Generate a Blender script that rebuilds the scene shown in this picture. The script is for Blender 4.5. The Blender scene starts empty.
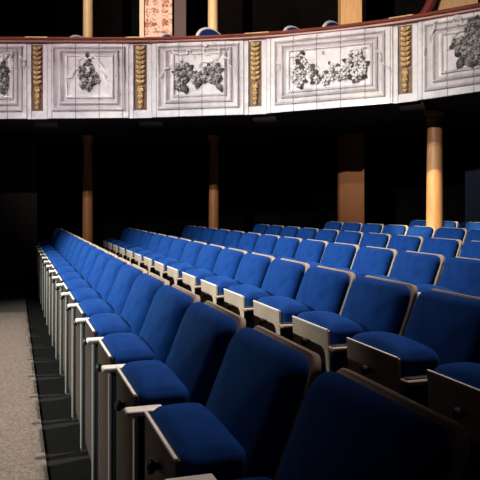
import bpy, bmesh, math, random
from mathutils import Vector
import numpy as np
random.seed(7)
C = bpy.context.scene.collection
R = math.radians
# ------------------------------------------------------------------ camera geometry
F = 700.0; HX = 13.28; HY = 204.6; CH = 1.243
TH = math.atan((240 - HX) / F); CT, ST = math.cos(TH), math.sin(TH)
def at(px, D, y=None, z=None):
    """point seen at picture column px at depth D (metres)"""
    xr = (px - 240) * D / F
    return Vector((xr * CT + D * ST, D * CT - xr * ST, CH + (HY - y) * D / F if y is not None else (z or 0)))
def proj(p):
    D = p[1] * CT + p[0] * ST
    return 240 + F * (p[0] * CT - p[1] * ST) / D, HY + F * (CH - p[2]) / D, D

cam = bpy.data.cameras.new('camera'); co = bpy.data.objects.new('camera', cam); C.objects.link(co)
co.location = (0, 0, CH); co.rotation_euler = (R(90), 0, -TH)
cam.sensor_width = 36; cam.lens = F / 480 * 36; cam.shift_y = -(240 - HY) / 480
cam.clip_start = 0.05; cam.clip_end = 100
S = bpy.context.scene; S.camera = co
S.view_settings.view_transform = 'Standard'; S.view_settings.look = 'None'
S.view_settings.gamma = 1; S.view_settings.use_curve_mapping = False; S.view_settings.exposure = 0.0

# ------------------------------------------------------------------ materials
def mat(name, col, rough=.6, metal=0, col2=None, nscale=8, ndetail=4, lo=.35, hi=.65, bump=0, bscale=None, sheen=0, sheen_tint=None, stretch=None, spec=.5):
    m = bpy.data.materials.new(name); m.use_nodes = True
    nt = m.node_tree; N = nt.nodes; L = nt.links; b = N['Principled BSDF']
    b.inputs['Roughness'].default_value = rough; b.inputs['Metallic'].default_value = metal
    b.inputs['Specular IOR Level'].default_value = spec
    b.inputs['Base Color'].default_value = (*col, 1)
    if sheen:
        b.inputs['Sheen Weight'].default_value = sheen; b.inputs['Sheen Roughness'].default_value = .35
        b.inputs['Sheen Tint'].default_value = (*(sheen_tint or (1, 1, 1)), 1)
    tc = N.new('ShaderNodeTexCoord'); src = tc.outputs['Object']
    if stretch:
        mp = N.new('ShaderNodeMapping'); mp.inputs['Scale'].default_value = stretch
        L.new(src, mp.inputs['Vector']); src = mp.outputs['Vector']
    if col2:
        n = N.new('ShaderNodeTexNoise'); n.inputs['Scale'].default_value = nscale; n.inputs['Detail'].default_value = ndetail
        L.new(src, n.inputs['Vector'])
        r = N.new('ShaderNodeValToRGB'); r.color_ramp.elements[0].position = lo; r.color_ramp.elements[1].position = hi
        r.color_ramp.elements[0].color = (*col, 1); r.color_ramp.elements[1].color = (*col2, 1)
        L.new(n.outputs['Fac'], r.inputs['Fac']); L.new(r.outputs['Color'], b.inputs['Base Color'])
    if bump:
        n2 = N.new('ShaderNodeTexNoise'); n2.inputs['Scale'].default_value = bscale or nscale * 6; n2.inputs['Detail'].default_value = 3
        L.new(src, n2.inputs['Vector'])
        bp = N.new('ShaderNodeBump'); bp.inputs['Strength'].default_value = bump; bp.inputs['Distance'].default_value = .01
        L.new(n2.outputs['Fac'], bp.inputs['Height']); L.new(bp.outputs['Normal'], b.inputs['Normal'])
    return m

M = {}
M['fabric'] = mat('blue_upholstery', (.0042, .026, .130), .9, col2=(.0075, .040, .175), nscale=14, ndetail=6, lo=.3, hi=.7, bump=.25, bscale=420, sheen=.10, sheen_tint=(.14, .48, 1), spec=.05)
M['wood'] = mat('seat_plywood', (.30, .205, .145), .5, col2=(.40, .285, .21), nscale=9, stretch=(8, 1, 1), lo=.3, hi=.7, bump=.05, bscale=60, spec=.4)
M['walnut'] = mat('dark_walnut_panel', (.038, .026, .019), .65, col2=(.056, .038, .028), nscale=9, stretch=(8, 8, 1), lo=.3, hi=.7, spec=.2)
M['pale'] = mat('cream_arm_lit_edge', (.78, .71, .63), .4, col2=(.68, .61, .53), nscale=30, spec=.5)  # cream armrests; also the seat's top edge, with light put into its colour
M['steel'] = mat('steel', (.55, .50, .44), .35, metal=.6)
M['darkmetal'] = mat('dark_iron', (.03, .028, .026), .5, metal=.4, spec=.4)
M['carpet'] = mat('beige_carpet', (.085, .064, .051), .95, col2=(.160, .125, .101), nscale=75, ndetail=5, lo=.36, hi=.66, bump=.8, bscale=220, spec=.1)
M['tier'] = mat('shadowed_tier_floor', (.005, .004, .0035), .85, col2=(.008, .0065, .006), nscale=20, spec=.1)  # near-black: shade under the seats put into the floor colour
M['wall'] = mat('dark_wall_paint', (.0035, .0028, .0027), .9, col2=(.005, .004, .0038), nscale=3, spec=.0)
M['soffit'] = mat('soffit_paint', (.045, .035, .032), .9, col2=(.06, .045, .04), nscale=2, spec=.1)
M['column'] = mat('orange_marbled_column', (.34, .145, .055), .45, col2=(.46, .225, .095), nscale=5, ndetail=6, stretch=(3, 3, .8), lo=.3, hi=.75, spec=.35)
M['litcol'] = mat('lit_marbled_column', (.80, .58, .32), .45, col2=(.70, .46, .22), nscale=5, stretch=(3, 3, .8), lo=.3, hi=.75, spec=.35)  # lighter copy of the column marble, bright light put into its colour
M['pillar'] = mat('brown_pillar_paint', (.40, .155, .06), .7, col2=(.46, .19, .078), nscale=60, lo=.3, hi=.7, spec=.2)
M['rail'] = mat('red_mahogany_rail', (.20, .045, .03), .35, col2=(.30, .075, .045), nscale=6, stretch=(1, 1, 10), lo=.3, hi=.7, spec=.5)
M['gold'] = mat('gilt', (.92, .64, .30), .4, metal=.1, col2=(.56, .33, .13), nscale=25, lo=.35, hi=.7)
M['gold_ground'] = mat('brown_recess', (.16, .095, .06), .7, col2=(.24, .15, .09), nscale=15)
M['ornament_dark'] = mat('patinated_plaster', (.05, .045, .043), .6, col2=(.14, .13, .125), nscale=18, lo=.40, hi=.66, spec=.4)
M['ornament_mid'] = mat('patina_blossom_dim', (.17, .155, .145), .55, col2=(.42, .39, .37), nscale=16, lo=.38, hi=.62, spec=.4)  # patinated blossom, weaker light put into its darker colour
M['ornament_lit'] = mat('patina_blossom_lit', (.40, .37, .35), .6, col2=(.72, .67, .64), nscale=12, ndetail=3, lo=.36, hi=.56, spec=.4)  # same blossom for the brightest panel, stronger light put into its colour
M['ribbon'] = mat('pale_plaster_ribbon', (.78, .74, .72), .55, col2=(.55, .5, .48), nscale=20, lo=.5, hi=.75)
M['white'] = mat('white_chair_frame', (.80, .74, .72), .4)
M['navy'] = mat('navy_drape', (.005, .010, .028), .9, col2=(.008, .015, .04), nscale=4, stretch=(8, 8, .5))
M['drape'] = mat('red_velvet', (.28, .03, .03), .7, col2=(.16, .015, .018), nscale=5, stretch=(6, 6, .6), sheen=.2)
M['door'] = mat('reddish_door', (.045, .016, .012), .6, col2=(.06, .022, .016), nscale=5, stretch=(8, 8, .5))
M['ochre'] = mat('ochre_wood', (.62, .36, .15), .6, col2=(.52, .28, .11), nscale=6, stretch=(8, 8, .5))
M['cream'] = mat('cream_trim', (.80, .60, .46), .6)

def plaster():
    m = mat('grey_plaster_boards', (.60, .54, .56), .62, spec=.3); nt = m.node_tree; N = nt.nodes; L = nt.links; b = N['Principled BSDF']
    uv = N.new('ShaderNodeUVMap'); tc = N.new('ShaderNodeTexCoord')
    n = N.new('ShaderNodeTexNoise'); n.inputs['Scale'].default_value = 5; n.inputs['Detail'].default_value = 9; n.inputs['Roughness'].default_value = .7
    L.new(tc.outputs['Object'], n.inputs['Vector'])
    r = N.new('ShaderNodeValToRGB'); e = r.color_ramp.elements
    e[0].position = .28; e[0].color = (.44, .40, .41, 1); e[1].position = .60; e[1].color = (.80, .74, .74, 1)
    x = e.new(.45); x.color = (.69, .635, .645, 1)
    L.new(n.outputs['Fac'], r.inputs['Fac'])
    br = N.new('ShaderNodeTexBrick'); br.offset = .5; br.inputs['Scale'].default_value = 1; br.inputs['Brick Width'].default_value = .255
    br.inputs['Row Height'].default_value = 40; br.inputs['Mortar Size'].default_value = .004; br.inputs['Mortar Smooth'].default_value = .3
    mp = N.new('ShaderNodeMapping'); mp.inputs['Location'].default_value = (.08, 7, 0); L.new(uv.outputs['UV'], mp.inputs['Vector']); L.new(mp.outputs['Vector'], br.inputs['Vector'])
    # fine black scratches
    w = N.new('ShaderNodeTexNoise'); w.inputs['Scale'].default_value = 30; w.inputs['Detail'].default_value = 6
    L.new(tc.outputs['Object'], w.inputs['Vector'])
    wr = N.new('ShaderNodeValToRGB'); wr.color_ramp.elements[0].position = .24; wr.color_ramp.elements[0].color = (.3, .27, .25, 1); wr.color_ramp.elements[1].position = .33; wr.color_ramp.elements[1].color = (1, 1, 1, 1)
    L.new(w.outputs['Fac'], wr.inputs['Fac'])
    mm = N.new('ShaderNodeMix'); mm.data_type = 'RGBA'; mm.blend_type = 'MULTIPLY'; mm.inputs[0].default_value = 1
    L.new(r.outputs['Color'], mm.inputs[6]); L.new(wr.outputs['Color'], mm.inputs[7])
    mx = N.new('ShaderNodeMix'); mx.data_type = 'RGBA'
    L.new(br.outputs['Fac'], mx.inputs[0]); L.new(mm.outputs[2], mx.inputs[6]); mx.inputs[7].default_value = (.16, .13, .12, 1)
    L.new(mx.outputs[2], b.inputs['Base Color'])
    return m
M['plaster'] = plaster()

def darker():
    m = M['plaster'].copy(); m.name = 'grey_plaster_moulding'; b = m.node_tree.nodes['Principled BSDF']; nt = m.node_tree
    l = b.inputs['Base Color'].links[0].from_socket; mm = nt.nodes.new('ShaderNodeMix'); mm.data_type = 'RGBA'; mm.blend_type = 'MULTIPLY'; mm.inputs[0].default_value = 1
    mm.inputs[7].default_value = (.80, .78, .79, 1); nt.links.new(l, mm.inputs[6]); nt.links.new(mm.outputs[2], b.inputs['Base Color']); return m
M['moulding'] = darker()
def boards():
    m = mat('dark_wood_boards', (.06, .032, .02), .6, spec=.25); nt = m.node_tree; N = nt.nodes; L = nt.links; b = N['Principled BSDF']
    uv = N.new('ShaderNodeUVMap'); br = N.new('ShaderNodeTexBrick'); br.offset = .5
    br.inputs['Scale'].default_value = 1; br.inputs['Brick Width'].default_value = .12; br.inputs['Row Height'].default_value = 30; br.inputs['Mortar Size'].default_value = .004
    br.inputs['Color1'].default_value = (.012, .0065, .0045, 1); br.inputs['Color2'].default_value = (.017, .009, .006, 1); br.inputs['Mortar'].default_value = (.007, .005, .004, 1)
    L.new(uv.outputs['UV'], br.inputs['Vector']); L.new(br.outputs['Color'], b.inputs['Base Color'])
    return m
M['boards'] = boards()

def wallpaper():
    m = mat('floral_wallpaper', (.7, .5, .42), .8, spec=.2); nt = m.node_tree; N = nt.nodes; L = nt.links; b = N['Principled BSDF']
    uv = N.new('ShaderNodeUVMap')
    v = N.new('ShaderNodeTexVoronoi'); v.inputs['Scale'].default_value = 6.5; v.inputs['Randomness'].default_value = .35
    n = N.new('ShaderNodeTexNoise'); n.inputs['Scale'].default_value = 24; n.inputs['Detail'].default_value = 3
    L.new(uv.outputs['UV'], v.inputs['Vector']); L.new(uv.outputs['UV'], n.inputs['Vector'])
    ma = N.new('ShaderNodeMath'); ma.operation = 'MULTIPLY_ADD'; ma.inputs[1].default_value = .55
    L.new(v.outputs['Distance'], ma.inputs[0]); L.new(n.outputs['Fac'], ma.inputs[2])
    r = N.new('ShaderNodeValToRGB'); e = r.color_ramp.elements
    e[0].position = .58; e[0].color = (.33, .12, .08, 1); e[1].position = .76; e[1].color = (.80, .56, .47, 1)
    x = e.new(.66); x.color = (.50, .24, .18, 1)
    L.new(ma.outputs[0], r.inputs['Fac']); L.new(r.outputs['Color'], b.inputs['Base Color'])
    return m
M['paper'] = wallpaper()

# ------------------------------------------------------------------ object helpers
def obj(name, bm, m, parent=None, smooth=True):
    me = bpy.data.meshes.new(name); bmesh.ops.recalc_face_normals(bm, faces=bm.faces[:]); bm.to_mesh(me); bm.free()
    if smooth:
        for p in me.polygons: p.use_smooth = True
        try: me.set_sharp_from_angle(angle=R(38))
        except Exception: pass
    me.materials.append(M[m]); o = bpy.data.objects.new(name, me); C.objects.link(o)
    if parent: o.parent = parent
    return o
def tag(o, label=None, cat=None, group=None, kind=None):
    for k, v in (('label', label), ('category', cat), ('group', group), ('kind', kind)):
        if v: o[k] = v
    return o
def empty(name, loc, rz=0):
    o = bpy.data.objects.new(name, None); C.objects.link(o); o.location = loc; o.rotation_euler = (0, 0, rz); o.empty_display_size = .1
    return o
def copy_tree(o, parent=None):
    c = o.copy(); C.objects.link(c); c.parent = parent
    for ch in list(o.children): copy_tree(ch, c)
    return c
def addbox(bm, x0, x1, y0, y1, z0, z1, bev=0):
    vs = [bm.verts.new((x, y, z)) for x in (x0, x1) for y in (y0, y1) for z in (z0, z1)]
    fs = [bm.faces.new([vs[i] for i in q]) for q in ((0, 1, 3, 2), (4, 6, 7, 5), (0, 4, 5, 1), (2, 3, 7, 6), (0, 2, 6, 4), (1, 5, 7, 3))]
    if bev:
        es = list({e for f in fs for e in f.edges})
        bmesh.ops.bevel(bm, geom=es, offset=bev, segments=2, affect='EDGES', profile=.5)
def rbox(bm, c, half, r, n=6, bulge=(0, 0, 0, 0, 0, 0)):
    """rounded box, bulge per face (+x,-x,+y,-y,+z,-z)"""
    c = Vector(c); cache = {}
    def P(p):
        k = tuple(round(v, 5) for v in p)
        if k in cache: return cache[k]
        q = Vector([p[i] * half[i] for i in range(3)])
        inn = Vector([max(-(half[i] - r), min(half[i] - r, q[i])) for i in range(3)])
        d = q - inn
        if d.length > 1e-9:
            # spread samples over the fillet
            d = d.normalized() * r
        q = inn + d
        for ax in range(3):
            for sg, b in ((1, bulge[ax * 2]), (-1, bulge[ax * 2 + 1])):
                if b and sg * p[ax] > 0:
                    o = [i for i in range(3) if i != ax]
                    q[ax] += sg * b * (sg * p[ax]) * (1 - p[o[0]] ** 2) * (1 - p[o[1]] ** 2)
        cache[k] = bm.verts.new(c + q); return cache[k]
    def coords(h):
        e = (h - r) / h; out = []
        for i in range(5): out.append(-1 + (1 - e) * (i / 4))
        for i in range(1, n): out.append(-e + 2 * e * i / n)
        for i in range(5): out.append(e + (1 - e) * (i / 4))
        return out
    cs = [coords(h) for h in half]
    for ax in range(3):
        a, b = [i for i in range(3) if i != ax]
        for sg in (-1, 1):
            for i in range(len(cs[a]) - 1):
                for j in range(len(cs[b]) - 1):
                    q = []
                    for (ii, jj) in ((i, j), (i + 1, j), (i + 1, j + 1), (i, j + 1)):
                        p = [0, 0, 0]; p[ax] = sg; p[a] = cs[a][ii]; p[b] = cs[b][jj]; q.append(P(p))
                    if len(set(q)) == 4:
                        try: bm.faces.new(q)
                        except ValueError: pass
def rrect(w, h, rt, rb, n=6):
    """outline, origin at top centre, v downwards"""
    pts = []
    for (cx, cy, r, a0) in ((w / 2 - rt, rt, rt, -90), (w / 2 - rb, h - rb, rb, 0), (-w / 2 + rb, h - rb, rb, 90), (-w / 2 + rt, rt, rt, 180)):
        for i in range(n + 1):
            a = R(a0 + 90 * i / n); pts.append((cx + r * math.cos(a), cy + r * math.sin(a)))
    return pts
def loft(bm, loops, close=True, cap0=True, cap1=True):
    V = [[bm.verts.new(p) for p in l] for l in loops]; n = len(V[0])
    for a, b in zip(V, V[1:]):
        for i in range(n if close else n - 1):
            j = (i + 1) % n
            bm.faces.new((a[i], a[j], b[j], b[i]))
    if cap0: bm.faces.new(V[0][::-1])
    if cap1: bm.faces.new(V[-1])
    return V
def lathe(bm, prof, c=(0, 0, 0), n=24, axis='z'):
    loops = []
    for (r, h) in prof:
        l = []
        for i in range(n):
            a = 2 * math.pi * i / n; u, v = r * math.cos(a), r * math.sin(a)
            p = (u, v, h) if axis == 'z' else (h, u, v)
            l.append((p[0] + c[0], p[1] + c[1], p[2] + c[2]))
        loops.append(l)
    loft(bm, loops)
def tube(bm, pts, r, n=6, flat=1.0, nrm=None):
    pts = [Vector(p) for p in pts]; loops = []
    for i, p in enumerate(pts):
        t = (pts[min(i + 1, len(pts) - 1)] - pts[max(i - 1, 0)]).normalized()
        up = nrm or Vector((0, 0, 1))
        s = t.cross(up)
        if s.length < 1e-4: s = t.cross(Vector((1, 0, 0)))
        s.normalize(); u = s.cross(t).normalized()
        rr = r(i / (len(pts) - 1)) if callable(r) else r
        loops.append([p + s * rr * math.cos(2 * math.pi * k / n) + u * rr * flat * math.sin(2 * math.pi * k / n) for k in range(n)])
    loft(bm, loops)
def spline(pts, n=6):
    P = [Vector(p) for p in pts]; P = [2 * P[0] - P[1]] + P + [2 * P[-1] - P[-2]]; out = []
    for i in range(1, len(P) - 2):
        for k in range(n):
            t = k / n
            out.append(.5 * ((2 * P[i]) + (P[i + 1] - P[i - 1]) * t + (2 * P[i - 1] - 5 * P[i] + 4 * P[i + 1] - P[i + 2]) * t * t + (3 * P[i] - P[i - 1] - 3 * P[i + 1] + P[i + 2]) * t ** 3))
    return out + [P[-2]]
def uvquad(bm, quads):
    """quads: list of (4 points, 4 uv)"""
    l = bm.loops.layers.uv.verify()
    for ps, us in quads:
        f = bm.faces.new([bm.verts.new(p) for p in ps])
        for lo, u in zip(f.loops, us): lo[l].uv = u

# ------------------------------------------------------------------ theatre seats
PITCH = .543; SP = .9; X1 = .664; BT = .90
HS = [.343, .328, .304, .278, .238, .208]
OF = [4.162, 8.452, 9.041, 8.498, 8.584, 7.83]
def make_seat(dX, drop, rec, shell_h, plate_w=.372):
    root = empty('theatre_seat', (0, 0, 0), math.pi)
    zt = BT - drop; rc = R(rec); YB = -.014; YS = YB - (.0 if shell_h > .5 else .054); cr, sr = math.cos(rc), math.sin(rc)
    def back(u, v, d): return (v * sr + d * cr, u + YB, BT - v * cr + d * sr)
    # back shell: moulded plywood, rolled rim
    bm = bmesh.new(); loops = []
    for ins, d in ((.004, -.013), (0, -.009), (0, .004), (.004, .008)):
        loops.append([back(u * (1 - ins / .23), ins + v * (1 - 2 * ins / .56), d) for u, v in rrect(.462, .56, .045, .06)])
    loft(bm, loops); obj('backrest_shell', bm, 'wood', root)
    # back cushion
    bm = bmesh.new(); loops = []; W, H = .446, .50; D = .068; r = .042
    out = rrect(W, H, .052, .045, 7)
    for k in range(9):
        if k == 0: ins, d = .006, .006
        else:
            a = R(90 * (k - 1) / 7); ins, d = r * (1 - math.cos(a)), D - r + r * math.sin(a)
        loops.append([(u * (1 - ins / (W / 2)), ins + v * (1 - 2 * ins / H), d) for u, v in out])
    for k in range(1, 6):
        s = 1 - k / 6; l0 = loops[8]
        loops.append([(u * s, H / 2 + (v - H / 2) * s, D + .014 * (1 - s * s)) for u, v, d in l0])
    loops = [[back(u, v + .013, d) for u, v, d in l] for l in loops]
    loft(bm, loops); obj('backrest_cushion', bm, 'fabric', root)
    # folded seat: plywood underside facing forward
    bm = bmesh.new(); loops = []; w = plate_w
    def pl(u, v, d): return (dX + d - .02 * (v / .4) ** 2 * (1 if shell_h < .5 else 0), u + YS, zt - v)
    for ins, d in ((.003, -.014), (0, -.012), (0, -.002), (.003, 0)):
        loops.append([pl(u * (1 - ins / (w / 2)), ins + v * (1 - 2 * ins / shell_h), d) for u, v in rrect(w, shell_h, .006, .03, 4)])
    loft(bm, loops); sh = obj('seat_shell', bm, 'wood' if shell_h < .5 else 'walnut', root)
    bm = bmesh.new(); lathe(bm, [(.008, -.002), (.010, .010), (.017, .013), (.018, .022), (.013, .029), (.004, .031)], (dX, YS, zt - .078), 16, 'x'); kn = obj('knob', bm, 'darkmetal', sh)
    kn['label'] = 'dark round knob'
    bm = bmesh.new(); addbox(bm, dX - .007, dX + .002, YS - w / 2 + .002, YS + w / 2 - .002, zt - .003, zt + .004, .0015); obj('lit_edge', bm, 'pale', sh)['label'] = 'top edge with overhead light in its pale colour'  # plain plywood edge, overhead highlight put into a pale strip
    # seat cushion, front edge upwards
    bm = bmesh.new(); ch = .40; th = .082
    rbox(bm, (dX - .007 - th, YS, zt + .016 - ch / 2), (th, .194, ch / 2), .036, 8, bulge=(0, .01, .004, .004, .025, 0)); obj('seat_cushion', bm, 'fabric', root)
    # standard on the near side, its armrest and foot
    yy = YS + .2575
    def stand(y, nm):
        bm = bmesh.new(); xs = dX + .006
        addbox(bm, .05, xs - .004, y - .014, y + .014, .018, zt - .045, .003)
        st = obj(nm, bm, 'darkmetal', root)
        bm = bmesh.new(); addbox(bm, xs - .004, xs + .008, y - .014, y + .014, .018, zt - .045, .002); obj('edge_strip', bm, 'steel' if shell_h > .5 else 'darkmetal', st)
        bm = bmesh.new(); addbox(bm, .02, xs + .006, y - .024, y + .024, 0, .018, .004); obj('foot_plate', bm, 'darkmetal', st)
        return st
    stand(yy, 'standard')
    bm = bmesh.new(); az = zt - (.016 if shell_h > .5 else .050); tip = .038 if shell_h > .5 else .020
    rbox(bm, (dX + tip - .055, yy, az - .009), (.055, .025, .009), .008, 3)
    obj('armrest', bm, 'pale' if shell_h > .5 else 'wood', root)
    bm = bmesh.new(); tube(bm, [(.15, yy - PITCH + .016, .42), (.15, yy, .42)], .012, 8); obj('support_bar', bm, 'darkmetal', root)
    return root, stand

NTH = ['', 'first', 'second', 'third', 'fourth', 'fifth', 'sixth', 'seventh', 'eighth', 'ninth', 'tenth', 'eleventh', 'twelfth', 'thirteenth', 'fourteenth', 'fifteenth', 'sixteenth', 'seventeenth', 'eighteenth', 'nineteenth']
ROWN = ['front row beside the carpeted aisle', 'second row from the carpeted aisle', 'third row from the carpeted aisle', 'fourth row from the carpeted aisle', 'fifth row from the carpeted aisle', 'unlit back row under the balcony']
GRP = ['seats of the front row', 'seats of the second row', 'seats of the third row', 'seats of the fourth row', 'seats of the fifth row', 'seats of the back row']
K0 = [-11, -2, -1, -1, 0, 0]
ends = []
for i in range(6):
    ys = []
    for k in range(K0[i], 16):
        yc = OF[i] - PITCH * k; X = X1 + SP * i; z = CH - HS[i] - BT
        if i == 5 and k > 2: break
        dx = .32 if i == 0 else .235
        vis = False
        for p in ((X, yc + .45, z + .9), (X - dx, yc + .45, z + .66), (X, yc, z + .9), (X - dx, yc, z + .66)):
            if p[1] * CT + p[0] * ST < .3: continue
            u, v, D = proj(p)
            if -20 < u < 484 and v < 484: vis = True
        if vis: ys.append(yc + .231)
    if i == 0: proto, stand = make_seat(.329, .214, 22, .61)
    if i == 1: proto, stand = make_seat(.36, .18, 21, .42)
    n = len(ys)
    for j, y in enumerate(ys):
        first = (j == 0 and i in (0, 1))
        o = proto if first else copy_tree(proto)
        o.location = (X1 + SP * i, y - .014, CH - HS[i] - BT)
        f, b = j + 1, n - j
        if i == 5: pos = ['farthest seat, left of the right-hand column', 'middle seat, just right of the right-hand column', 'last seat at the right edge'][j]
        elif f == 1: pos = 'farthest seat'
        elif b == 1: pos = 'nearest seat'
        elif f <= b: pos = NTH[f] + ' seat from the far end'
        else: pos = NTH[b] + ' seat from the near end'
        if i == 5: lab = 'blue tip-up seat in the ' + ROWN[i].replace(' under the balcony', '') + ', ' + pos
        else: lab = 'blue tip-up seat, ' + pos.replace(' seat', '') + ' of the ' + ROWN[i]
        tag(o, lab, 'seat', GRP[i])
        if j == 0: ends.append((i, y))
for i, y in ends:      # the far end of every row has one more standard
    pass

# ------------------------------------------------------------------ floor
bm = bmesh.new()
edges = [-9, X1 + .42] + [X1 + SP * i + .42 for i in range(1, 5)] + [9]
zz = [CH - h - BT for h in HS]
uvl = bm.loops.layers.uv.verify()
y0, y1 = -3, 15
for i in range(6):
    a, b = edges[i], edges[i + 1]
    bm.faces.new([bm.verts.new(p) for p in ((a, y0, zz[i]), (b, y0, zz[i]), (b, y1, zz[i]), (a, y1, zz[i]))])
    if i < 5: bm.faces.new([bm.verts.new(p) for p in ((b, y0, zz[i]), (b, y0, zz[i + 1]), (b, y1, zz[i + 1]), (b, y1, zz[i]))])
fl = obj('floor', bm, 'carpet', None, False); tag(fl, kind='structure', label='floor rising in low tiers, shade under the seats put into its colour', cat='floor')
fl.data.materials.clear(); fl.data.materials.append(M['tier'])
bm = bmesh.new(); addbox(bm, -8.9, .150, -2.9, 14.9, 0, .008)  # carpet stops along the front row's shadow line
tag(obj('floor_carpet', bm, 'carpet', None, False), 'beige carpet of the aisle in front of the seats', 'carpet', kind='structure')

# ------------------------------------------------------------------ walls behind
def wall(name, pts, z0, z1, m, label, th=.15, uvs=True):
    bm = bmesh.new(); q = []; u = 0
    for a, b in zip(pts, pts[1:]):
        L = (Vector((b[0], b[1], 0)) - Vector((a[0], a[1], 0))).length
        d = (Vector((b[0], b[1], 0)) - Vector((a[0], a[1], 0))).normalized(); nrm = Vector((-d.y, d.x, 0)) * th
        A0, B0, A1, B1 = [Vector((p[0], p[1], z)) for p, z in ((a, z0), (b, z0), (a, z1), (b, z1))]
        uv = [(u, z0), (u + L, z0), (u + L, z1), (u, z1)]
        q.append(([A0, B0, B1, A1], uv)); q.append(([A0 + nrm, B0 + nrm, B1 + nrm, A1 + nrm], uv))
        q.append(([A1, B1, B1 + nrm, A1 + nrm], uv)); q.append(([A0, A0 + nrm, A1 + nrm, A1], uv)); q.append(([B0, B0 + nrm, B1 + nrm, B1], uv))
        u += L
    uvquad(bm, q); o = obj(name, bm, m, None, False); tag(o, label, 'wall', kind='structure'); return o
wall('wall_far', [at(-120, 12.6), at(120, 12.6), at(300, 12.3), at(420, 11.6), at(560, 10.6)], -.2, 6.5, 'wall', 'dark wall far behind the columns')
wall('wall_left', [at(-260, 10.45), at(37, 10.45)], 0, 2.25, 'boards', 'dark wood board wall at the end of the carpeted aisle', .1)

# ------------------------------------------------------------------ balcony: path of its front
PX = [-70, -22, 37, 139, 243, 266, 330, 392, 417, 480, 545, 600]
DD = [7.45, 7.5, 7.6, 7.75, 7.66, 7.6, 7.35, 7.1, 7.0, 6.72, 6.38, 6.05]
YB = [119.5, 119.2, 118.7, 116.8, 114.6, 113.4, 108.6, 103.2, 100.4, 91.5, 81.5, 72]
YT = [44.5, 44.2, 43.6, 42.8, 40.4, 39.4, 33.6, 25.8, 22.0, 11.6, -.5, -12]
YR = [38.6, 38.4, 38.2, 37.4, 34.8, 33.8, 27.4, 19.0, 15.0, 4.2, -8.5, -20]
pf = lambda ys: np.polyfit(PX, ys, 4)
cD, cB, cT, cR = pf(DD), pf(YB), pf(YT), pf(YR)
def fas(px, which):
    q = max(px, -30.0); D = float(np.polyval(cD, q)); y = float(np.polyval({'b': cB, 't': cT, 'r': cR}[which], q)); return at(px, D, y)
# soffit / gallery floor slab
bm = bmesh.new(); loops_f = []; n = 40
xs = [-420, -250, -120] + [-70 + 670 * i / n for i in range(n + 1)]
def outn(px):
    d = fas(px + 2, 'b') - fas(px - 2, 'b'); d.z = 0; d.normalize(); return Vector((d.y, -d.x, 0))   # towards the audience
V = []
for px in xs:
    a = fas(px, 'b') - outn(px) * .10; b = at(px, 12.9 if px < 350 else 12.9 - (px - 350) * .009)
    zb = 2.30
    V.append([bm.verts.new((a.x, a.y, a.z + .03)), bm.verts.new((a.x * .75 + b.x * .25, a.y * .75 + b.y * .25, zb)), bm.verts.new((b.x, b.y, zb)), bm.verts.new((b.x, b.y, zb + .14)), bm.verts.new((a.x, a.y, max(zb, a.z) + .14))])
for a, b in zip(V, V[1:]):
    for i in range(5): bm.faces.new((a[i], b[i], b[(i + 1) % 5], a[(i + 1) % 5]))
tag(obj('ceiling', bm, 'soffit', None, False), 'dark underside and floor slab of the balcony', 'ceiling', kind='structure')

# ---- panels
class Frame:
    def __init__(s, x0, x1):
        s.a, s.b, s.c, s.d = fas(x0, 'b'), fas(x1, 'b'), fas(x0, 't'), fas(x1, 't')
        t = s.b - s.a; s.w = t.length; t.z = 0; t.normalize(); s.n = Vector((t.y, -t.x, 0)); s.h = (s.c - s.a).length
        s.o = (s.a + s.b) / 2; s.t = t
    def __call__(s, u, v, o=0):
        p = s.a.lerp(s.b, u).lerp(s.c.lerp(s.d, u), v) + s.n * o - s.o
        return p
def framequads(bm, F_, loops, th0):
    """loops: list of (l, r, b, t insets, o). nested rectangles"""
    uvl = bm.loops.layers.uv.verify(); rings = []
    for (l, r, b, t, o) in loops:
        ring = []
        for (u, v) in ((l, b), (1 - r, b), (1 - r, 1 - t), (l, 1 - t)):
            ring.append((bm.verts.new(F_(u, v, o)), (u * F_.w, v * F_.h)))
        rings.append(ring)
    for A, B in zip(rings, rings[1:]):
        for i in range(4):
            j = (i + 1) % 4; q = (A[i], A[j], B[j], B[i])
            f = bm.faces.new([x[0] for x in q])
            for lo, x in zip(f.loops, q): lo[uvl].uv = x[1]
    return rings
def capring(bm, ring):
    uvl = bm.loops.layers.uv.verify(); f = bm.faces.new([x[0] for x in ring])
    for lo, x in zip(f.loops, ring): lo[uvl].uv = x[1]
def blossom_bm(F_, pts, seed):
    pass
def rosette(bm, c, n, t, r, rnd):
    """moulded blossom: two rings of petals round a button"""
    up = Vector((0, 0, 1)); s = t
    def blob(p, ax, rx, ry, rz, seg=8, rings=5):
        # ellipsoid, axes (s, up, n) rotated by ax in plane
        e1 = s * math.cos(ax) + up * math.sin(ax); e2 = -s * math.sin(ax) + up * math.cos(ax)
        L = []
        for i in range(1, rings):
            ph = math.pi * i / rings
            L.append([p + e1 * rx * math.sin(ph) * math.cos(2 * math.pi * k / seg) + e2 * ry * math.sin(ph) * math.sin(2 * math.pi * k / seg) + n * rz * math.cos(ph) for k in range(seg)])
        loft(bm, L)
    a0 = rnd.random() * 6
    for k in range(6):
        a = a0 + k * math.pi / 3; d = s * math.cos(a) + up * math.sin(a)
        blob(c + d * r * .64 + n * r * .10, a, r * .40, r * .34, r * .30)
    for k in range(5):
        a = a0 + .4 + k * math.pi * .4; d = s * math.cos(a) + up * math.sin(a)
        blob(c + d * r * .42 + n * r * .34, a, r * .26, r * .24, r * .2)
    blob(c + n * r * .62, 0, r * .40, r * .40, r * .36)
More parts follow.
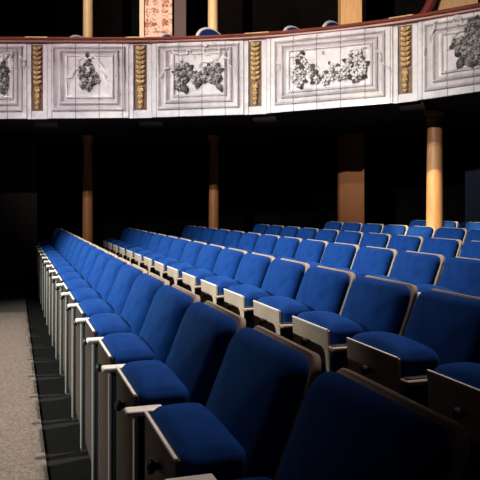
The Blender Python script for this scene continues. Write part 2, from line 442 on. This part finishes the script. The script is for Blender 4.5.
def leaf(bm, c, n, t, ang, ln, w):
    up = Vector((0, 0, 1)); d = t * math.cos(ang) + up * math.sin(ang); s = -t * math.sin(ang) + up * math.cos(ang)
    L = []
    for i in range(6):
        f = i / 5; ww = w * math.sin(math.pi * min(.97, .1 + f * .88)); p = c + d * ln * f + n * (.012 + .02 * math.sin(math.pi * f))
        L.append([p - s * ww, p + n * .010, p + s * ww, p - n * .014])
    loft(bm, L)

def panel(x0, x1, label, blossoms, ribbons, leaves, ins, rr, litmat):
    F_ = Frame(x0, x1); root_bm = bmesh.new(); th = .05
    l1, r1, b1, t1 = ins[0]
    # board: flat field with a thickness
    rings = framequads(root_bm, F_, [(0, 0, 0, 0, -th), (0, 0, 0, 0, 0), (l1, r1, b1, t1, 0)], 0)
    capring(root_bm, rings[-1]); capring(root_bm, rings[0][::-1])
    root = obj('balcony_panel', root_bm, 'plaster', None, False); root.location = F_.o
    tag(root, label, 'balcony panel', 'carved panels of the balcony front')
    ew, eh = 1 / F_.w, 1 / F_.h
    def mould(i0, prof, name, inner=None):
        l, r, b, t = i0; bm = bmesh.new()
        lp = [(l + d * ew, r + d * ew, b + d * eh, t + d * eh, o) for d, o in prof]
        rg = framequads(bm, F_, lp, 0)
        if inner: capring(bm, rg[-1])
        obj(name, bm, 'moulding' if not inner else 'plaster', root, False)
    mould(ins[0], [(-.026, 0), (-.022, .026), (-.008, .034), (.002, .014), (.012, .006), (.034, .003), (.045, .0015)], 'outer_moulding')
    mould(ins[1], [(-.020, .0), (-.016, .030), (-.002, .040), (.010, .018), (.024, .008), (.036, .0015)], 'middle_moulding')
    mould(ins[2], [(-.012, 0), (-.010, .030), (.004, .038), (.016, .014), (.03, .012)], 'raised_field', True)
    rnd = random.Random(int(x0) + 100)
    # leafy festoon
    if blossoms:
        bm = bmesh.new()
        for (u, v) in blossoms:
            for k in range(3):
                a = rnd.random() * 6.28; leaf(bm, F_(u, v, .016), F_.n, F_.t, a, rr * 1.55, rr * .42)
        for (u, v, a, ln) in leaves: leaf(bm, F_(u, v, .02), F_.n, F_.t, R(a), ln, ln * .26)
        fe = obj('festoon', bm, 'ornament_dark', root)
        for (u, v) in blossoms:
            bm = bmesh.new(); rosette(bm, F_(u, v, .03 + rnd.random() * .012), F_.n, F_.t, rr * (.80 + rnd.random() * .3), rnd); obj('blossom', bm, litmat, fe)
    for rb in ribbons:
        bm = bmesh.new(); pts = [F_(u, v, .050) for u, v in rb]
        tube(bm, spline(pts, 6), lambda f: .0095 * (1 - .5 * f), 6, .8); obj('ribbon', bm, 'ribbon', root)
    return root

def conv(x0, x1, sc, ox, oy, pts):
    out = []
    for p in pts:
        px, py = ox + p[0] / sc, oy + p[1] / sc
        u = (px - x0) / (x1 - x0); yb = float(np.polyval(cB, px)); yt = float(np.polyval(cT, px))
        out.append((u, (yb - py) / (yb - yt)))
    return out
INS = [(.085, .075, .125, .07), (.165, .145, .20, .115), (.24, .20, .275, .165)]
# single cluster
P1 = (47.5, 128.5)
b1 = conv(*P1, 3, 0, 0, [(262, 190), (249, 208), (274, 206), (243, 228), (262, 224), (284, 226), (254, 244), (274, 246), (291, 243), (246, 256), (266, 262)])
rb1 = [conv(*P1, 3, 0, 0, q) for q in ([(262, 182), (246, 174), (232, 186), (238, 196)], [(262, 182), (280, 172), (298, 188), (312, 206), (328, 216)], [(236, 206), (222, 214), (214, 232), (200, 236), (192, 246)], [(296, 210), (312, 226), (318, 240), (334, 246)])]
panel(*P1, 'grey balcony panel with one hanging cluster, above the leftmost column', b1, rb1, [(b1[0][0], b1[0][1] + .06, 90, .07)], INS, .036, 'ornament_mid')
P0 = (-22, 26.5)
b0 = conv(*P0, 3, 0, 0, [(2, 195), (-10, 208), (12, 215), (-14, 228), (4, 226), (16, 240), (-4, 246), (8, 258), (-12, 252), (14, 264), (2, 272)])
rb0 = [conv(*P0, 3, 0, 0, q) for q in ([(2, 190), (20, 170), (38, 160), (34, 178), (46, 200), (42, 212)], [(6, 188), (10, 165), (26, 160)], [(60, 172), (72, 185), (66, 205)], [(-6, 190), (-22, 180), (-34, 200)])]
panel(-300, -23, 'plain balcony panel beyond the left edge of the view', [], [], [], [(.03, .03, .125, .07), (.06, .06, .2, .115), (.09, .09, .275, .165)], .04, 'ornament_lit')
panel(*P0, 'grey balcony panel cut by the left edge of the view', b0, rb0, [], [(.13, .14, .125, .07), (.24, .22, .20, .115), (.32, .30, .275, .165)], .042, 'ornament_mid')
P2 = (152, 243.5)
b2 = conv(*P2, 4.36, 150, 30, [(128, 162), (150, 158), (122, 192), (142, 196), (126, 222), (148, 224), (132, 246), (172, 176), (178, 198), (200, 206), (196, 226), (218, 222), (214, 204), (238, 188), (242, 212), (262, 172), (284, 162), (302, 178), (274, 194), (296, 204), (266, 218), (286, 226)])
rb2 = [conv(*P2, 4.36, 150, 30, q) for q in ([(100, 88), (108, 104), (134, 112), (140, 134), (136, 150)], [(48, 210), (62, 182), (82, 170), (94, 158), (88, 152)], [(166, 110), (164, 98), (176, 94), (182, 114), (196, 126)], [(236, 88), (242, 110), (262, 116), (286, 132)], [(300, 80), (308, 100), (300, 120), (286, 136)], [(214, 164), (226, 144), (252, 146), (284, 136)], [(322, 122), (346, 134), (344, 154), (362, 168), (370, 198)], [(236, 68), (246, 76), (258, 66), (268, 74)])]
l2 = conv(*P2, 4.36, 150, 30, [(145, 236), (292, 232), (210, 226)])
panel(*P2, 'grey balcony panel with dark drooping garland, between two gilt strips', b2, rb2, [(l2[0][0], l2[0][1], -70, .13), (l2[1][0], l2[1][1], -60, .12), (l2[2][0], l2[2][1], -100, .09)], INS, .045, 'ornament_mid')
P3 = (266.5, 392.5)
b3 = conv(*P3, 3.69, 270, 20, [(111, 138), (130, 158), (103, 184), (150, 182), (122, 200), (104, 222), (122, 222), (114, 238), (162, 206), (180, 222), (204, 208), (212, 230), (236, 212), (240, 180), (262, 214), (268, 190), (286, 208), (296, 178), (300, 158), (330, 130), (330, 154), (350, 172), (322, 186), (346, 196), (328, 212)])
rb3 = [conv(*P3, 3.69, 270, 20, q) for q in ([(80, 142), (96, 136), (110, 134), (122, 128)], [(124, 134), (150, 150), (176, 168), (190, 184)], [(296, 134), (312, 124), (330, 122)], [(330, 118), (350, 106), (366, 104), (378, 96)], [(392, 112), (412, 130), (408, 156), (428, 168), (446, 190)], [(200, 120), (206, 126), (198, 130)], [(30, 160), (40, 170), (30, 190)])]
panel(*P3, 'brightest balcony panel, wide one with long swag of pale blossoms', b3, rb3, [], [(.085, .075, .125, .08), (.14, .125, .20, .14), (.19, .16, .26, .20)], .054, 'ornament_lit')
P4 = (417.5, 540)
b4 = conv(*P4, 4.17, 390, 0, [(352, 112), (372, 100), (342, 150), (366, 140), (310, 182), (334, 186), (360, 176), (306, 206), (352, 214), (376, 200), (334, 232), (364, 246), (344, 260), (385, 150), (390, 230), (400, 180), (410, 120), (420, 150), (430, 190), (418, 220), (400, 260), (440, 170)])
rb4 = [conv(*P4, 4.17, 390, 0, q) for q in ([(214, 92), (196, 100), (200, 120), (184, 150), (170, 160), (178, 168)], [(150, 212), (158, 206), (152, 236), (166, 250)], [(300, 108), (284, 96), (286, 74), (304, 70), (316, 84), (300, 112)], [(300, 140), (276, 150), (270, 190), (246, 214)], [(320, 150), (300, 160), (286, 150), (278, 170)])]
l4 = conv(*P4, 4.17, 390, 0, [(320, 240), (300, 180)])
panel(*P4, 'balcony panel with big flower cluster, at the right edge of the view', b4, rb4, [(l4[0][0], l4[0][1], -115, .13), (l4[1][0], l4[1][1], -150, .10)], [(.085, .075, .125, .08), (.155, .14, .215, .15), (.22, .20, .30, .22)], .054, 'ornament_mid')

# ---- gilt strips between the panels
def pilaster(x0, x1, label):
    F_ = Frame(x0, x1); bm = bmesh.new()
    rg = framequads(bm, F_, [(0, 0, -.005, 0, -.06), (0, 0, -.005, 0, -.012), (.20, .20, .10, .015, -.012), (.22, .22, .105, .02, -.035)], 0)
    capring(bm, rg[0][::-1]); root = obj('gilt_pilaster', bm, 'plaster', None, False); root.location = F_.o
    tag(root, label, 'pilaster', 'gilt strips between the balcony panels')
    bm = bmesh.new(); rg = framequads(bm, F_, [(.22, .22, .105, .02, -.035), (.30, .30, .115, .025, -.034)], 0); capring(bm, rg[-1]); obj('recess', bm, 'gold_ground', root, False)
    bm = bmesh.new(); w = F_.w * .25
    for k in range(8):
        v = .95 - k * .065
        for sg in (1, -1): leaf(bm, F_(.5 + sg * .02, v - .03, -.030), F_.n, F_.t, R(90 - sg * 48), w * .98, w * .27)
        leaf(bm, F_(.5, v - .045, -.022), F_.n, F_.t, R(90), w * .8, w * .18)
    obj('gilt_leaf_spray', bm, 'gold', root)
    for k, v in enumerate((.40, .31, .23, .165)):
        bm = bmesh.new(); s = w * (1.0 - .13 * k)
        for a in (-128, -90, -52): leaf(bm, F_(.5, v, -.026), F_.n, F_.t, R(a), s * (1.05 if a == -90 else .85), s * .30)
        leaf(bm, F_(.5, v + .012, -.024), F_.n, F_.t, R(180), s * .5, s * .22); leaf(bm, F_(.5, v + .012, -.024), F_.n, F_.t, R(0), s * .5, s * .22)
        obj('gilt_bellflower', bm, 'gold', root)
    return root
PIL = [(27, 47), (129, 151.5), (244, 266), (393, 417)]
for p, lb in zip(PIL, ('gilt leaf strip on the balcony, leftmost of the four', 'gilt leaf strip on the balcony, below the floral wallpaper', 'gilt leaf strip on the balcony, middle of the view between the two garland panels', 'brightest gilt leaf strip on the balcony, rightmost of the four')): pilaster(*p, lb)

# ---- handrail
bm = bmesh.new(); loops = []
def railp(px, o, f):
    a, b = fas(px, 't'), fas(px, 'r'); p = a.lerp(b, f) + outn(px) * o; return p
for i in range(81):
    px = -300 + 874 * i / 80
    loops.append([railp(px, o, f) for o, f in ((-.16, .1), (.03, .0), (.045, .15), (.045, .42), (.075, .5), (.085, .72), (.07, .93), (.04, 1.0), (-.13, 1.0), (-.16, .8))])
loft(bm, loops); hr = obj('handrail', bm, 'rail')
tag(hr, 'long red mahogany handrail running along the top of the balcony', 'handrail')
for (a, b) in [(26, 48), (127, 146), (246, 270), (391, 415)]:
    bm = bmesh.new(); loops = []
    for i in range(7):
        px = a + (b - a) * i / 6; loops.append([railp(px, o, f) for o, f in ((-.10, 1.0), (.045, 1.0), (.078, .93), (.092, .72), (.096, .72), (.082, .96), (.046, 1.05), (-.10, 1.05))])
    loft(bm, loops); q = obj('brass_plate', bm, 'gold', hr); q['label'] = 'brass plate'

# ---- brackets under the front
for x, lb in ((44, 'dim curved bracket under the balcony, leftmost'), (149, 'dim curved bracket under the balcony, second from left'), (262, 'dim curved bracket under the balcony, right of the middle column'), (408, 'dim curved bracket under the balcony, just left of the right column')):
    c = fas(x, 'b'); zt_ = min(.027, 2.296 - c.z); n_ = outn(x); t_ = Vector((-n_.y, n_.x, 0)); bm = bmesh.new(); L = []
    for (d, z0, z1) in ((.12, zt_, -.015), (.16, zt_, -.05), (.28, zt_, -.075), (.42, zt_, -.05), (.52, zt_, -.005)):
        L.append([-n_ * d + t_ * u + Vector((0, 0, z)) for u, z in ((-.15, z0), (.15, z0), (.13, z1), (-.13, z1))])
    loft(bm, L); o = obj('bracket', bm, 'soffit', None); o.location = c; tag(o, lb, 'bracket', 'brackets under the balcony front')

# ------------------------------------------------------------------ columns
def column(px, D, label, ztop=4.6, r=.092, soff=2.30):
    p = at(px, D); root = empty('column', (p.x, p.y, 0))
    fz = 0
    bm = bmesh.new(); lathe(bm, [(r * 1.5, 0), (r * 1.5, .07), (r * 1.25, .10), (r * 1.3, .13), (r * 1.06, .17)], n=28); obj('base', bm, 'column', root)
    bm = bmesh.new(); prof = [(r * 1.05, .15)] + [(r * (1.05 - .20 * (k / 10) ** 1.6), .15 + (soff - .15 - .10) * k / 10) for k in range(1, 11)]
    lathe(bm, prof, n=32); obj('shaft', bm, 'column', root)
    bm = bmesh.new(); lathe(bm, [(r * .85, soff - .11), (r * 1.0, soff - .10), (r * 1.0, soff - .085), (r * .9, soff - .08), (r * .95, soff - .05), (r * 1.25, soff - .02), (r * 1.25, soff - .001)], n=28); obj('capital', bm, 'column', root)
    tag(root, label, 'column', 'columns under the balcony'); return root
def upcolumn(px, D, label, r, sq=False):
    p = at(px, D); root = empty('gallery_column', (p.x, p.y, 2.44))
    bm = bmesh.new(); lathe(bm, [(r * 1.5, .0), (r * 1.5, .10), (r * 1.2, .14), (r * 1.02, .18)], n=24); obj('base', bm, 'litcol', root)
    bm = bmesh.new(); lathe(bm, [(r, .16), (r * .98, 1.2), (r * .9, 3.2)], n=24); obj('shaft', bm, 'litcol', root)
    tag(root, label, 'column', 'columns above the balcony'); return root
column(88, 10.75, 'slim orange column under the balcony, leftmost, behind the front row', r=.082)
column(214, 10.75, 'slim orange column under the balcony, middle one behind the third row', r=.080)
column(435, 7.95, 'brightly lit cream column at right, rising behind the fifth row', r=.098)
upcolumn(88, 10.75, 'pale lit column above the balcony rail, leftmost', .078)
upcolumn(213, 10.75, 'pale lit column above the balcony rail, behind the blue chair', .080)
# square pillar with a chamfered corner, right of centre
p = at(351.5, 10.4); root = empty('square_pillar', (p.x, p.y, 0), -TH)
w = .172; bm = bmesh.new(); prof = [(-w, .02), (-w + .085, -.10), (w, -.10), (w, .24), (-w, .24)]
loft(bm, [[(x, y, z) for x, y in prof] for z in (0, 2.299)]); obj('pillar_shaft', bm, 'pillar', root, False)
bm = bmesh.new(); pr2 = [(-w - .03, .0), (-w + .07, -.13), (w + .03, -.13), (w + .03, .27), (-w - .03, .27)]
loft(bm, [[(x, y, z) for x, y in pr2] for z in (.0, .14)]); obj('plinth', bm, 'pillar', root, False)
tag(root, 'square brown pillar with chamfered corner, behind the fifth row', 'pillar')
p = at(350.5, 10.4); root = empty('gallery_pillar', (p.x, p.y, 2.44), -TH)
bm = bmesh.new(); w2 = .155; addbox(bm, -w2, w2, -.10, .22, 0, 3.0, .008); obj('pillar_shaft', bm, 'ochre', root, False)
bm = bmesh.new(); addbox(bm, -w2 - .02, w2 + .02, -.12, .24, 0, .16, .008); obj('plinth', bm, 'ochre', root, False)
tag(root, 'square ochre pillar standing above the balcony rail', 'pillar')

# ------------------------------------------------------------------ gallery things
def slab(name, x0, x1, D0, D1, z0, z1, m, th, uvs=True):
    a, b = at(x0, D0), at(x1, D1); bm = bmesh.new(); L = (b - a).length; d = (b - a).normalized(); nn = Vector((-d.y, d.x, 0)) * th
    o = Vector((a.x, a.y, 0)); A, B = a - o, b - o; A.z = B.z = 0; up = Vector((0, 0, z1 - z0)); uv = [(0, 0), (L, 0), (L, z1 - z0), (0, z1 - z0)]
    uvquad(bm, [([A, B, B + up, A + up], uv), ([A + nn, B + nn, B + nn + up, A + nn + up], uv), ([A, A + nn, A + nn + up, A + up], uv), ([B, B + nn, B + nn + up, B + up], uv), ([A + up, B + up, B + nn + up, A + nn + up], uv), ([A, B, B + nn, A + nn], uv)])
    ob = obj(name, bm, m, None, False); ob.location = (a.x, a.y, z0); return ob
tag(slab('wall_gallery', 143.5, 172, 11.2, 11.2, 2.44, 5.6, 'paper', .2), 'narrow wall of pink floral wallpaper above the balcony', 'wall', kind='structure')
tag(slab('trim_1', 139.5, 143.8, 11.15, 11.15, 2.44, 5.6, 'cream', .22), 'pale trim at the left edge of the wallpaper', 'trim', kind='structure')
tag(slab('door_1', 172, 186, 11.3, 11.3, 2.44, 5.6, 'door', .08), 'dark red door right of the wallpaper', 'door', kind='structure')
o = slab('wood_screen', 438, 478, 9.0, 8.7, 2.47, 5.2, 'ochre', .06); tag(o, 'ochre wooden screen above the balcony at the right', 'screen')
# red drape swept aside
bm = bmesh.new(); L = []
pts = spline([at(398, 8.9, 22), at(418, 8.9, 18), at(428, 8.9, 8), at(434, 8.9, -8), at(437, 8.9, -30)], 6)
base = pts[0].copy()
tube(bm, [q - base for q in pts], lambda f: .05 + .04 * f, 10, .8); o = obj('curtain', bm, 'drape'); o.location = base
tag(o, 'red velvet curtain swept aside above the balcony at right', 'curtain')
o = slab('navy_curtain', 465, 520, 10.3, 9.7, 0.13, 2.1, 'navy', .05); tag(o, 'dark navy curtain behind the right-hand column', 'curtain')
# chairs on the balcony: rounded blue back with a white rim
def gallery_chair():
    root = empty('gallery_chair', (0, 0, 0))
    def arc(w, h, n=14):
        return [(-w / 2, 0)] + [(-w / 2 * math.cos(math.pi * k / n), h * .45 + h * .55 * math.sin(math.pi * k / n) ** .8) for k in range(n + 1)] + [(w / 2, 0)]
    z0 = .42
    bm = bmesh.new(); tube(bm, [(x, .0 + .10 * z / .48, z + z0) for x, z in arc(.43, .44)], .022, 8, 1, Vector((0, 1, 0))); obj('back_rim', bm, 'white', root)
    bm = bmesh.new(); a = arc(.40, .42); loft(bm, [[(x * s, .10 * z / .48 + y, .02 + z * (1 - (1 - s) * .5) + z0) for x, z in a] for s, y in ((.97, .02), (1, 0), (.97, -.03), (.8, -.045))]); obj('backrest', bm, 'fabric', root)
    bm = bmesh.new(); rbox(bm, (0, -.21, z0), (.20, .20, .04), .03, 5, (0, 0, 0, 0, .02, 0)); obj('seat', bm, 'fabric', root)
    for sx in (-1, 1):
        for y in (-.38, -.02):
            bm = bmesh.new(); tube(bm, [(sx * .19, y, 0), (sx * .19, y, z0 - .03)], .018, 8); obj('leg', bm, 'white', root)
    return root
gc = gallery_chair()
# picture column, depth, top row in the picture, turn, label
for k, (px, D, yt, rot, lb) in enumerate([(214, 8.2, 26.0, 40, 'blue chair with white rim peeking over the balcony rail, left of middle'), (299, 8.1, 24.4, 44, 'chair rim peeking over the rail above the swag panel, left one'), (339, 7.9, 19.2, 44, 'chair rim peeking over the rail in front of the square ochre pillar'), (174, 8.5, 32.4, 56, 'chair rim barely showing over the rail below the wallpaper'), (84, 8.5, 34.2, 56, 'chair rim barely showing over the rail left of the leftmost column')]):
    o = gc if k == 0 else copy_tree(gc)
    D = (2.445 + .882 - CH) * F / (HY - yt); p = at(px, D); o.location = (p.x, p.y, 2.445); o.rotation_euler = (0, 0, -TH + R(rot))
    tag(o, lb, 'chair', 'chairs on the balcony')

# ------------------------------------------------------------------ lights
def spot(name, loc, target, energy, col, angle, blend, size):
    l = bpy.data.lights.new(name, 'SPOT'); o = bpy.data.objects.new(name, l); C.objects.link(o); o.location = loc
    o.rotation_euler = (Vector(target) - Vector(loc)).to_track_quat('-Z', 'Y').to_euler()
    l.energy = energy; l.color = col; l.spot_size = R(angle); l.spot_blend = blend; l.shadow_soft_size = size; return o
w = bpy.data.worlds.new('world'); S.world = w; w.use_nodes = True
w.node_tree.nodes['Background'].inputs[0].default_value = (.9, .75, .8, 1); w.node_tree.nodes['Background'].inputs[1].default_value = .006
spot('stage_spot', (-16.0, .4, 8.2), (1.6, 6.15, -.6), 39000, (.87, 1, .98), 22.5, 1.0, .08)
spot('house_spot', (4.25, 4.6, 14.0), (-.3, 5.0, 0), 13500, (1, .90, .85), 34, 1.0, .05)
spot('house_spot', (4.85, 4.6, 14.0), (-.3, 5.0, 0), 3400, (1, .90, .85), 34, 1.0, .05)
for px, e, cone, z in ((10, 1300, 22, 4.45), (100, 950, 20, 4.45), (200, 1400, 20, 4.45), (320, 3300, 22, 3.8), (440, 2000, 22, 6.5)):
    spot('balcony_spot', (-4.8, 0.0, z), fas(px, 'b') + Vector((0, 0, .7)), e, (1, .94, .87) if px > 150 else (1, .87, .92), cone, 1.0, .05)
spot('gallery_fill', (-4.0, 1.0, 7.0), at(240, 10.9, z=5.0), 8500, (1, .84, .68), 34, 1.0, .05)  # added lamp without fixture, brightens columns and wallpaper above the rail
for px in (88, 214):
    spot('column_fill', (-4.8, 0.0, 4.2), at(px, 10.75, 216), 1300, (1, .78, .55), 5.5, .7, .05)  # added lamps without fixture, brighten the two slim columns
spot('column_fill', (-3.0, 3.0, 7.0), at(437, 7.95, 222), 10500, (1, .86, .50), 6, .5, .05)  # added warm lamp without fixture, brightens the right-hand column
